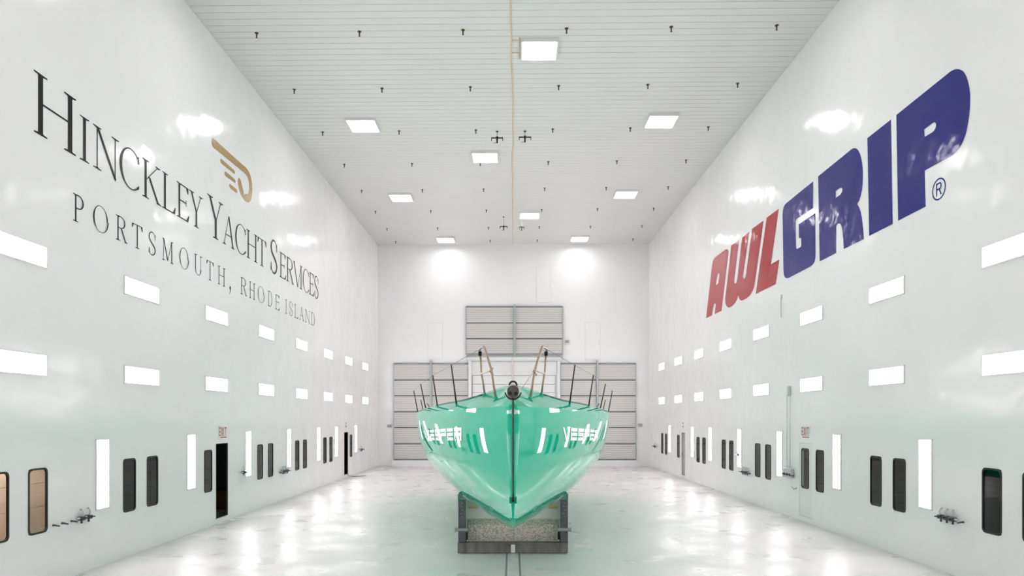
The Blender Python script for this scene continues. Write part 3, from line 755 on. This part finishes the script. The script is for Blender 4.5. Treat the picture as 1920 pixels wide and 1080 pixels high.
# exit signs
def exit_sign(x, y, z, right, label, h=.24, w=.50):
    e = empty('exit_sign', (x, y, z)); tag(e, label, 'sign', 'exit signs')
    side = 1 if right else -1
    sg = -1 if right else 1       # reading direction along y
    bm = BM(); box(bm, min(0, -side * .006), max(0, -side * .006), -w / 2 - .05, w / 2 + .05, -h / 2 - .07, h / 2 + .05); build('plate', bm, M['sign_white'], e)
    def q(pts): return [(sg * (px - .5) * w, (pz - .5) * h) for px, pz in pts]
    t = .05; tz = .13
    L_ = []
    L_ += [[q([(0, 0), (t, 0), (t, 1), (0, 1)])]] + [[q([(t, a), (.2, a), (.2, a + tz), (t, a + tz)])] for a in (0, .435, .87)]
    L_ += [[q([(.26, 0), (.32, 0), (.49, 1), (.43, 1)])], [q([(.43, 0), (.49, 0), (.32, 1), (.26, 1)])]]
    L_ += [[q([(.56, 0), (.61, 0), (.61, 1), (.56, 1)])]]
    L_ += [[q([(.82, 0), (.87, 0), (.87, 1), (.82, 1)])], [q([(.69, .87), (1.0, .87), (1.0, 1), (.69, 1)])]]
    L_ += [[q([(.1, -.24), (1.0, -.24), (1.0, -.13), (.1, -.13)])]]
    bm = BM()
    for i, lp in enumerate(L_): flat_poly(bm, lp, 0, side, .008 + i * .0003)
    me = bpy.data.meshes.new('lettering'); bm.to_mesh(me); bm.free(); link('lettering', me, M['exit_red'], e)
exit_sign(XL, 19.69, 2.585, False, 'red EXIT sign on the left wall above the open doorway')
exit_sign(XR, 19.66, 2.59, True, 'red EXIT sign on the right wall above the white door')
for x, y, s, lab in ((XL, 34.2, -1, 'tiny grey sign above the far doorway in the left wall'), (XR, 33.85, 1, 'tiny grey sign above the far doorway in the right wall')):
    e = empty('notice', (x, y, 2.62)); tag(e, lab, 'sign', 'tiny grey notices')
    bm = BM(); box(bm, min(0, -s * .006), max(0, -s * .006), -.14, .14, -.17, .17); build('plate', bm, M['sign_white'], e)
    bm = BM(); box(bm, min(-s * .0065, -s * .009), max(-s * .0065, -s * .009), -.1, .1, -.13, -.04); box(bm, min(-s * .0065, -s * .009), max(-s * .0065, -s * .009), -.1, .1, .04, .12); build('print', bm, M['sign_grey'], e)

# ------------------------------------------------------------------ air-line valves on the side walls
def manifold(x, y, z, right, n, couplers, label, pipes=0, step=.17, scale=1.0):
    """n valves along the wall; couplers = offsets of loose couplers; local +x is into the room, local +y away from the camera."""
    s = -1 if right else 1
    e = empty('air_valves', (x, y, z)); tag(e, label, 'valve', 'air-line valves on the side walls')
    def b3(bm, x0, x1, y0, y1, z0, z1, bev=0): box(bm, *sorted((s * x0, s * x1)), y0, y1, z0, z1, bev)
    L0 = -(n - 1) / 2 * step
    bm = BM(); tube(bm, [(s * .06, L0 - .12, 0), (s * .06, -L0 + .12, 0)], .022, 8); build('pipe', bm, M['valve_light'], e, True)
    for i in range(n):
        yy = L0 + i * step
        bm = BM(); b3(bm, .02, .12, yy - .055, yy + .055, -.045, .035, .012); tube(bm, [(s * .07, yy, -.04), (s * .07, yy, -.10)], .02, 8); build('valve_body', bm, M['valve'], e)
        bm = BM(); tube(bm, [(s * .02, yy + .05, .16), (s * .05, yy + .05, .155), (s * .085, yy + .03, .10), (s * .085, yy, .03)], .018, 8); build('elbow_pipe', bm, M['valve_light'], e, True)
        bm = BM(); tube(bm, [(s * .12, yy, .0), (s * .22, yy - .05, .01)], .014, 8); build('lever', bm, M['valve'], e)
    for i, yy in enumerate(couplers):
        bm = BM(); tube(bm, [(s * .024, yy, -.02), (s * .06, yy, -.02), (s * .16, yy - .03, -.03)], .022, 8, .014); build('coupler', bm, M['valve'], e)
    for k in range(pipes):
        yy = -.10 + .22 * k
        bm = BM(); tube(bm, [(s * .05, yy, .1), (s * .05, yy, 2.55 - .05 * k)], .011, 8); build('riser_pipe', bm, M['pipe'], e, True)
    if pipes:
        bm = BM(); b3(bm, .003, .09, -.02, .06, 2.35, 2.65, .01); build('top_bracket', bm, M['pipe'], e)
        bm = BM(); b3(bm, .003, .10, -.30, .34, -.10, .18, .03); build('manifold_block', bm, M['valve_light'], e)
        bm = BM(); tube(bm, [(s * .03, -.55, -.36), (s * .10, -.50, -.40), (s * .14, -.42, -.33)], .025, 8); build('drain_elbow', bm, M['pipe'], e, True)
manifold(XL, 13.25, 1.07, False, 2, (-.35, -.62, -.86), 'dark valve cluster on the left wall near the camera, left of the tall lamp', step=.22)
manifold(XL, 21.05, 1.32, False, 1, (.1,), 'small valve on the left wall beside the third tall lamp', 0)
manifold(XL, 24.9, 1.05, False, 4, (-.5,), 'row of valves on the left wall beneath the fourth tall lamp')
manifold(XL, 37.4, 1.25, False, 2, (.4,), 'faint valves on the left wall nearest the back wall')
manifold(XR, 13.15, 1.075, True, 3, (-.42,), 'valve cluster on the right wall near the camera, right of the tall lamp', step=.18)
manifold(XR, 20.75, 1.28, True, 3, (-.3,), 'valve block with two tall riser pipes beside the right white door', 2, step=.2)
manifold(XR, 24.6, 1.03, True, 4, (-.45,), 'row of valves on the right wall between two pairs of windows')
manifold(XR, 25.3, 1.62, True, 1, (), 'single small valve in front of a tall lamp on the right wall')
manifold(XR, 40.3, 1.3, True, 2, (), 'faint valves on the right wall nearest the back wall')
# small conduit stub under the red letters
e = empty('conduit_stub', (XR, 21.4, 6.3)); tag(e, 'faint grey conduit stub on the right wall beneath the lettering', 'conduit')
bm = BM(); box(bm, -.05, -.001, -.04, .04, .38, .50, .008); build('clip', bm, M['hair'], e)
bm = BM(); tube(bm, [(-.03, 0, .38), (-.03, .02, .1), (-.03, -.02, -.2)], .015, 8); build('conduit', bm, M['hair'], e, True)

# ------------------------------------------------------------------ floor track
tr_ = empty('floor_track', (0, 5, 0)); tag(tr_, 'grey steel track let into the floor in front of the trolley', 'track')
bm = BM(); box(bm, -.115, .115, -9, 16.9, -.01, .006); build('track_plate', bm, M['track'], tr_)
for s in (-1, 1):
    bm = BM(); box(bm, s * .135 - .02, s * .135 + .02, -9, 16.9, -.01, .004); build('track_groove', bm, M['track_edge'], tr_)
    bm = BM(); box(bm, s * .165 - .01, s * .165 + .01, -9, 16.9, -.01, .008); build('track_edge', bm, M['track'], tr_)

# ------------------------------------------------------------------ the yacht (bow at y = 10, local u runs aft)
D0 = 10.0
def interp(u, k, v):
    k = np.array(k, float); v = np.array(v, float)
    h = np.diff(k); dl_ = np.diff(v) / h
    m_ = np.zeros_like(v); m_[0] = dl_[0]; m_[-1] = dl_[-1]
    for i in range(1, len(v) - 1): m_[i] = 0 if dl_[i - 1] * dl_[i] <= 0 else 2 * dl_[i - 1] * dl_[i] / (dl_[i - 1] + dl_[i])
    i = int(np.clip(np.searchsorted(k, u) - 1, 0, len(h) - 1)); t = (u - k[i]) / h[i]
    return float((2 * t**3 - 3 * t**2 + 1) * v[i] + (t**3 - 2 * t**2 + t) * h[i] * m_[i] + (-2 * t**3 + 3 * t**2) * v[i + 1] + (t**3 - t**2) * h[i] * m_[i + 1])
HULL = (.32, 2.4, .612, 2.935, .042, 4.013, -1.0, 5.682, .118)
def waterline(u):
    """half breadth amidships of the topsides, u metres aft of the stem"""
    g = lambda v: .17 * v + 1.25 * (1 - math.exp(-v / 5)) - .03 * (1 - math.exp(-v / .5))
    if u <= 7.3: return g(u)
    sl = .17 + .25 * math.exp(-7.3 / 5); v = min(u, 12.2) - 7.3
    return g(7.3) + sl * v - sl / 9.8 * v * v - (.006 * (u - 12.2)**2 if u > 12.2 else 0)
def section(u, n=40):
    """half section: keel, flat bottom to the chine, then the topsides up to the sheer knuckle"""
    d1, kd, c1, kc, dr, m0, m1, km, fl = HULL
    w_ = min(max((u - 3) / 6, 0), 1); w_ = w_ * w_ * (3 - 2 * w_); fl *= w_; tc = .024 * (1 - w_)
    b_ = waterline(u) / (1 - .35 * fl)
    x0 = b_ * c1 * (1 - math.exp(-u / kc))
    zch = 1.357 - d1 * (1 - math.exp(-u / kd)) + (.02 * (u - 9)**1.5 if u > 9 else 0)
    zk = zch - x0 * dr; zn = 3.155 - .055 * min(u / 10, 1)
    m_ = m0 + m1 * (1 - math.exp(-u / km))
    q = np.linspace(0, 1, n)**1.5
    xs = x0 + (b_ - x0) * ((1 - fl) * (1 - (1 - q)**m_) + fl * q) - tc * np.clip((q - .74) / .26, 0, 1)**2
    zs = zch + q * (zn - zch)
    t = np.linspace(0, 1, 8)[:-1]
    x = np.concatenate([x0 * t, xs]); z = np.concatenate([zk + (zch - zk) * t, zs])
    r = .075 * np.clip((z - 1.357) / 1.6, 0, 1)**.8
    s = np.minimum(u / np.maximum(r, 1e-4), 1)
    return x + r * np.sqrt(np.maximum(1 - (1 - s)**2, 0)), z
def hull_x(u, z):
    x, zz = section(u, 120); return float(np.interp(z, zz, x))
CH_U = [0, .3, 1, 2.2, 3.3, 5.5, 7.6, 10, 13, 17]
CH_H = [.10, .20, .30, .27, .20, .165, .10, .06, .05, .05]
CR_U = [0, .3, 1.0, 1.8, 3.3, 6, 10, 17]
CR_Z = [3.26, 3.37, 3.49, 3.545, 3.50, 3.42, 3.28, 3.25]
def deck(u, m=14):
    """from the knuckle up the chamfer and over the crowned deck to the centreline"""
    xs, zs = section(u); bn, zn = float(xs[-1]), float(zs[-1])
    hc = interp(u, CH_U, CH_H); cw = min(.80 * bn, hc * 1.2); zd = max(interp(u, CR_U, CR_Z), zn + hc + .01)
    C = (bn - cw, zn + hc)
    pts = [(bn - cw * q, zn + hc * q) for q in (.03, .1, .3, .5, .7, .9)]
    sl = hc / max(cw, .01)
    for k in range(m + 1):
        t = k / m
        x = C[0] * (1 - t)
        z = C[1] + (zd - C[1]) * (1 - (1 - t)**2.2)
        pts.append((x, z))
    return pts
def deck_z(u, x):
    p = deck(u, 40); x = abs(x)
    xx = [q[0] for q in p][::-1]; zz = [q[1] for q in p][::-1]
    return float(np.interp(x, xx, zz))

yacht = empty('racing_yacht', (0, D0, 0))
tag(yacht, 'glossy sea green racing yacht hull with plumb bow, standing on the low trolley', 'yacht')
us = [0, .002, .006, .012, .02, .03, .042, .056, .07, .082, .09, .1, .13, .18, .25, .35, .5, .7, .9] + [1.1 + .25 * k for k in range(0, 64)]
us = [u for u in us if u <= 16.8]
bm = BM(); grid = []
for u in us:
    xs, zs = section(u, 44)
    prof = [(float(a), float(b_)) for a, b_ in zip(xs, zs)] + deck(u)
    row = [bm.verts.new((a, u, b_)) for a, b_ in prof]
    rowm = [row[0]] + [bm.verts.new((-a, u, b_)) for a, b_ in prof[1:-1]] + [row[-1]]
    grid.append((row, rowm))
for i in range(len(us) - 1):
    for side in (0, 1):
        A, B = grid[i][side], grid[i + 1][side]
        for j in range(len(A) - 1):
            f = (A[j], A[j + 1], B[j + 1], B[j]) if side == 0 else (A[j], B[j], B[j + 1], A[j + 1])
            try: bm.faces.new(f)
            except ValueError: pass
row, rowm = grid[-1]
bm.faces.new(row + rowm[1:-1][::-1])
bmesh.ops.remove_doubles(bm, verts=bm.verts[:], dist=.0004)
for e in bm.edges:
    a_, b_ = e.verts
    for v_ in (a_, b_): pass
    za, zb = 3.155 - .055 * min(a_.co.y / 10, 1), 3.155 - .055 * min(b_.co.y / 10, 1)
    if abs(a_.co.z - za) < 1e-3 and abs(b_.co.z - zb) < 1e-3 and a_.co.y > .12 and abs(a_.co.x) > .1: e.smooth = False
hull = build('hull', bm, M['green'], yacht, True)

# name on both bows
SEG = {'E': [(0, 1, .73, 1), (0, 1, .365, .62), (0, 1, 0, .26), (0, .16, .26, .365)],
       'S': [(0, 1, .73, 1), (0, 1, .365, .62), (0, 1, 0, .26), (0, .16, .62, .73), (.84, 1, .26, .365)],
       'P': [(0, 1, .73, 1), (0, 1, .365, .62), (0, .18, 0, .365), (.84, 1, .62, .73)],
       'R': [(0, 1, .73, 1), (0, 1, .365, .62), (0, .18, 0, .365), (.84, 1, .62, .73), (.74, .96, 0, .365)]}
def hull_text(table, sgn):
    o_ = empty('lettering', (0, 0, 0)); o_.parent = yacht
    o_['label'] = 'white block name lettering on the %s bow' % ('viewer-facing right' if sgn > 0 else 'viewer-facing left')
    for ch, u0, u1 in table:
        bm = BM()
        def P(p, q, lift):
            u = u0 + (u1 - u0) * p
            z = (2.655 - .0325 * u) * (1 - q) + (2.8935 - .0325 * u) * q
            x = hull_x(u, z); e = .02
            du = (hull_x(u + e, z) - hull_x(u - e, z)) / (2 * e); dz = (hull_x(u, z + e) - hull_x(u, z - e)) / (2 * e)
            n = Vector((1, -du, -dz)).normalized()
            return bm.verts.new((sgn * (x + n.x * lift), u + n.y * lift, z + n.z * lift))
        quads = []
        if ch == 'V': quads = [((0, 1), (.2, 1), (.72, -.1), (.55, -.1)), ((.8, 1), (1, 1), (.75, -.1), (.6, -.1))]
        else: quads = [((a, d), (b_, d), (b_, c), (a, c)) for a, b_, c, d in SEG[ch]]
        for qi, (A, B, C, D) in enumerate(quads):
            n = 5; g = []
            for k in range(n + 1):
                s = k / n; col = []
                for r in range(3):
                    t = r / 2
                    top = (A[0] + (B[0] - A[0]) * s, A[1] + (B[1] - A[1]) * s); bot = (D[0] + (C[0] - D[0]) * s, D[1] + (C[1] - D[1]) * s)
                    col.append(P(top[0] + (bot[0] - top[0]) * t, top[1] + (bot[1] - top[1]) * t, .006 + qi * .0005))
                g.append(col)
            for k in range(n):
                for r in range(2): bm.faces.new((g[k][r], g[k + 1][r], g[k + 1][r + 1], g[k][r + 1]))
        build('letter', bm, M['letter_white'], o_, True)
# viewer's right: reads bow to stern; viewer's left: reads stern to bow
hull_text([('V', 2.29, 2.82), ('E', 2.92, 3.51), ('S', 3.59, 4.18), ('P', 4.27, 4.87), ('E', 4.97, 5.55), ('R', 5.63, 6.17)], 1)
hull_text([('V', 6.94, 5.98), ('E', 5.85, 5.23), ('S', 5.09, 4.46), ('P', 4.40, 3.78), ('E', 3.69, 3.11), ('R', 3.01, 2.42)], -1)

# bowsprit with its end fitting, collar and rings
sp = empty('bowsprit', (0, 0, 0)); sp.parent = yacht
SZ = 3.335; YS = -1.05
bm = BM(); tube(bm, [(0, YS + .02, SZ), (0, .9, SZ - .02)], .082, 24); build('sprit_tube', bm, M['bronze'], sp, True)
bm = BM(); tube(bm, [(0, YS - .03, SZ), (0, YS - .02, SZ), (0, YS + .02, SZ)], .075, 24, .083); build('end_cap', bm, M['bronze'], sp)
for s in (-1, 1):
    bm = BM()
    for k in range(16):
        pass
    ring_pts = [(s * .037 + .024 * math.cos(2 * math.pi * k / 16), SZ - .03 + .024 * math.sin(2 * math.pi * k / 16)) for k in range(16)]
    A = [bm.verts.new((p[0], YS - .034, p[1])) for p in ring_pts]; B = [bm.verts.new((p[0], YS - .031, p[1])) for p in ring_pts]
    bm.faces.new(A); bm.faces.new(B)
    for k in range(16): bm.faces.new((A[k], A[(k + 1) % 16], B[(k + 1) % 16], B[k]))
    build('sheave_hole', bm, M['black'], sp)  # solid black disc on the cap, painted as the dark inside the hole
    bm = BM(); tube(bm, [(s * .037 - .016, YS - .036, SZ - .046), (s * .037 + .016, YS - .036, SZ - .042)], .006, 8); build('red_line_end', bm, M['hole'], sp)
bm = BM(); tube(bm, [(.104 * math.cos(math.radians(a)), YS + .03, SZ + .104 * math.sin(math.radians(a))) for a in range(186, 356, 8)], .0085, 8); build('collar', bm, M['carbon'], sp, True)
bm = BM(); tube(bm, [(.049 * math.cos(math.radians(a)), YS + .06, SZ + .079 + .053 * math.sin(math.radians(a))) for a in range(-4, 186, 10)], .0125, 10); build('top_ring', bm, M['carbon'], sp, True)
bs = empty('bobstay', (0, 0, 0)); bs.parent = yacht
bm = BM(); tube(bm, [(0, YS + .04, SZ - .085), (0, -.035, 1.80)], .007, 8); build('stay_rod', bm, M['carbon'], bs, True)
bm = BM(); tube(bm, [(.008, YS + .045, SZ - .085), (.008, -.03, 1.80)], .004, 8); tube(bm, [(-.008, YS + .045, SZ - .085), (-.008, -.03, 1.80)], .003, 8); build('red_line', bm, M['red_line'], bs, True)
bm = BM(); box(bm, -.055, .055, -.03, .06, 1.745, 1.84, .008); build('stem_plate', bm, M['pad'], bs)
bm = BM(); tube(bm, [(0, -.045, 1.79), (0, -.02, 1.79)], .022, 12); build('eye', bm, M['carbon'], bs)

def cone_pad(x, u, r, h, parent):
    z = deck_z(u, x)
    bm = BM(); tube(bm, [(x, u, z - .03), (x, u, z + h)], r, 12, r * .35); return build('pad', bm, M['pad'], parent, True)

# pulpits: two separate bent-tube frames
for s in (-1, 1):
    pu = empty('pulpit', (0, 0, 0)); pu.parent = yacht
    A = (s * .272, 1.0, deck_z(1.0, .272)); B0 = (s * .492, 2.0, deck_z(2.0, .492))
    # inner leg and top bar are one bent tube
    T2 = (s * .5996, 1.9, 4.162)
    inner = [(A[0], A[1], A[2] - .02), (s * .356, 1.2, 3.773), (s * .4216, 1.33, 3.984), (s * .468, 1.415, 4.125), (s * .478, 1.435, 4.155), (s * .4935, 1.47, 4.176), (s * .5306, 1.6, 4.178), T2]
    bm = BM(); tube(bm, inner, .021, 10); build('inner_leg', bm, M['tube'], pu, True)
    ou = [(B0[0], B0[1], B0[2] - .02), (s * .5247, 1.98, 3.622), (s * .5512, 1.95, 3.778), (s * .572, 1.9, 4.16)]
    bm = BM(); tube(bm, ou, .018, 10); build('outer_leg', bm, M['tube'], pu, True)
    C0 = (s * .5512, 1.95, 3.756); C1 = (s * .352, 1.19, 3.765)
    bm = BM(); tube(bm, [C0, C1], .017, 10); build('crossbar', bm, M['tube_light'], pu, True)
    bm = BM(); box(bm, s * .57 - .03, s * .57 + .03, 1.86, 1.92, T2[2] - .105, T2[2] - .03, .008); build('clamp_block', bm, M['carbon'], pu)
    bm = BM(); tube(bm, [(s * .352 + .03 * math.cos(a * .7), 1.19 + .03 * math.sin(a * .7), 3.80 - .012 * a) for a in range(12)], .006, 6); build('lashing', bm, M['red_line'], pu)
    cone_pad(A[0], A[1], .05, .05, pu); cone_pad(B0[0], B0[1], .05, .05, pu)
    # stanchions
    tops = []
    for (x, u, zt, xt) in ((1.088, 3.3, 4.01, 1.196), (1.70, 5.5, 3.95, 1.81), (2.243, 7.7, 3.857, 2.38), (2.775, 10.0, 3.775, 2.89), (2.90, 12.2, 3.56, 2.98), (2.98, 14.4, 3.49, 3.05)):
        x = min(x, section(u)[0][-1] - .04)
        z = deck_z(u, x)
        st = empty('stanchion', (0, 0, 0)); st.parent = yacht
        bm = BM(); tube(bm, [(s * x, u, z - .015), (s * xt, u, zt)], .0165, 10, .013); build('tube', bm, M['carbon'], st, True)
        cone_pad(s * x, u, .035, .04, st)
        tops.append((s * xt, u, zt - .01))
    bm = BM(); tube(bm, [T2, tops[0], tops[1], tops[2], tops[3]], .0045, 6); build('lifeline', bm, M['wire'], yacht, True)
    pts = []
    for k in range(14):
        u = 2.1 + k * .3
        p = deck(u); q = p[5]
        pts.append((s * q[0], u, q[1] + .012))
    bm = BM(); tube(bm, pts, .011, 6); build('toe_line', bm, M['carbon'], yacht, True)
bm = BM(); tube(bm, [(.108, YS + .04, SZ + .03), (.37, 1.2, 3.79)], .004, 6); build('tie_line', bm, M['wire'], yacht, True)

# ------------------------------------------------------------------ trolley under the hull
TY = 15.12
tro = empty('boat_trolley', (0, TY, 0)); tag(tro, 'low grimy steel trolley carrying the green hull', 'trolley')
bm = BM(); box(bm, -1.22, 1.207, 0, .16, .012, .205, .006); build('front_beam', bm, M['steel'], tro)
bm = BM(); box(bm, -1.222, 1.21, -.025, .20, .206, .236, .006); build('beam_flange', bm, M['steel'], tro)
bm = BM(); box(bm, -.045, .045, -.006, -.001, .02, .20); build('centre_mark', bm, M['white_dirty'], tro)
def front_sect_top(y, x): 
    u = TY + y - D0
    xs, zs = section(u, 120)
    return float(np.interp(abs(x), xs[:int(np.argmax(xs)) + 1], zs[:int(np.argmax(xs)) + 1]))
for s in (-1, 1):
    xa, xb = sorted((s * 1.05, s * 1.21))
    po = empty('post', (0, 0, 0)); po.parent = tro
    bm = BM(); box(bm, xa, xb, .02, .16, .237, 1.165, .012); build('post_tube', bm, M['post'], po)
    for k in range(5):
        zz = 1.11 - k * .077
        bm = BM(); tube(bm, [(s * 1.13 + .01 * (-1)**k, .021, zz), (s * 1.13 + .01 * (-1)**k, .012, zz)], .011, 8); build('bolt', bm, M['post_hole'], po)
    bm = BM(); tube(bm, [(s * .99, -.03, .53), (s * 1.25, -.03, .53)], .036, 14); tube(bm, [(s * 1.25, -.03, .53), (s * 1.275, -.03, .53)], .055, 14); build('pin', bm, M['post_hole'], po)
    bm = BM(); box(bm, xa - .006, xb + .006, -.0, .02, .49, .57, .006); build('pin_bracket', bm, M['post'], po)
    bm = BM(); box(bm, *sorted((s * 1.03, s * 1.045)), .10, .26, .55, .68); build('tag_plate', bm, M['white_steel'], tro)
    # side beam and wheels
    bm = BM(); box(bm, *sorted((s * 1.06, s * 1.20)), .161, 6.0, .18, .40, .01); build('side_beam', bm, M['steel'], tro)
    for yy in (.8, 3.0, 5.4):
        bm = BM(); tube(bm, [(s * 1.08, yy, .17), (s * 1.19, yy, .17)], .168, 18); build('wheel', bm, M['post'], tro)
    # white side board behind the post
    bm = BM(); box(bm, *sorted((s * 1.222, s * 1.24)), .18, 1.4, .42, 1.28); build('side_board', bm, M['white_dirty'], tro)
    bm = BM(); box(bm, *sorted((s * .79, s * 1.0)), .272, .278, .95, 1.0); build('yellow_patch', bm, M['yellow'], tro)
bm = BM(); box(bm, -1.01, 1.0, .24, .27, .237, .60); build('tread_plate', bm, M['tread'], tro)
bm = BM()
vs = [bm.verts.new(p) for p in ((-1.01, .235, .602), (1.0, .235, .602), (1.0, .33, .70), (-1.01, .33, .70), (-1.01, .275, .602), (1.0, .275, .602), (1.0, .36, .69), (-1.01, .36, .69))]
for f in ((0, 1, 2, 3), (4, 5, 6, 7), (0, 1, 5, 4), (1, 2, 6, 5), (2, 3, 7, 6), (3, 0, 4, 7)): bm.faces.new([vs[i] for i in f])
build('tread_step', bm, M['tread'], tro)
# notched cradle boards that follow the hull
def cradle(y0, y1, name, mat, xmax, zbot, gap=.012):
    bm = BM(); n = 30; rows_ = []
    for yy in (y0, y1):
        top, bot = [], []
        for k in range(n + 1):
            x = -xmax + 2 * xmax * k / n
            top.append(bm.verts.new((x, yy, min(front_sect_top(y0, x), front_sect_top(y1, x)) - gap))); bot.append(bm.verts.new((x, yy, zbot)))
        rows_.append((top, bot))
    (t0, b0), (t1, b1) = rows_
    for k in range(n):
        bm.faces.new((b0[k], b0[k + 1], t0[k + 1], t0[k])); bm.faces.new((b1[k], b1[k + 1], t1[k + 1], t1[k]))
        bm.faces.new((t0[k], t0[k + 1], t1[k + 1], t1[k])); bm.faces.new((b0[k], b0[k + 1], b1[k + 1], b1[k]))
    bm.faces.new((b0[0], t0[0], t1[0], b1[0])); bm.faces.new((b0[n], t0[n], t1[n], b1[n]))
    return build(name, bm, M[mat], tro)
cradle(.365, .43, 'cradle_board', 'white_dirty', 1.215, .42)
cradle(5.6, 5.7, 'cradle_board', 'white_dirty', 1.215, .42)
bm = BM(); box(bm, -1.05, 1.05, 5.75, 5.95, .19, .39, .01); build('rear_beam', bm, M['steel'], tro)
bm = BM(); box(bm, -1.05, 1.05, .37, .43, .24, .418, .005); build('cross_beam', bm, M['steel'], tro)
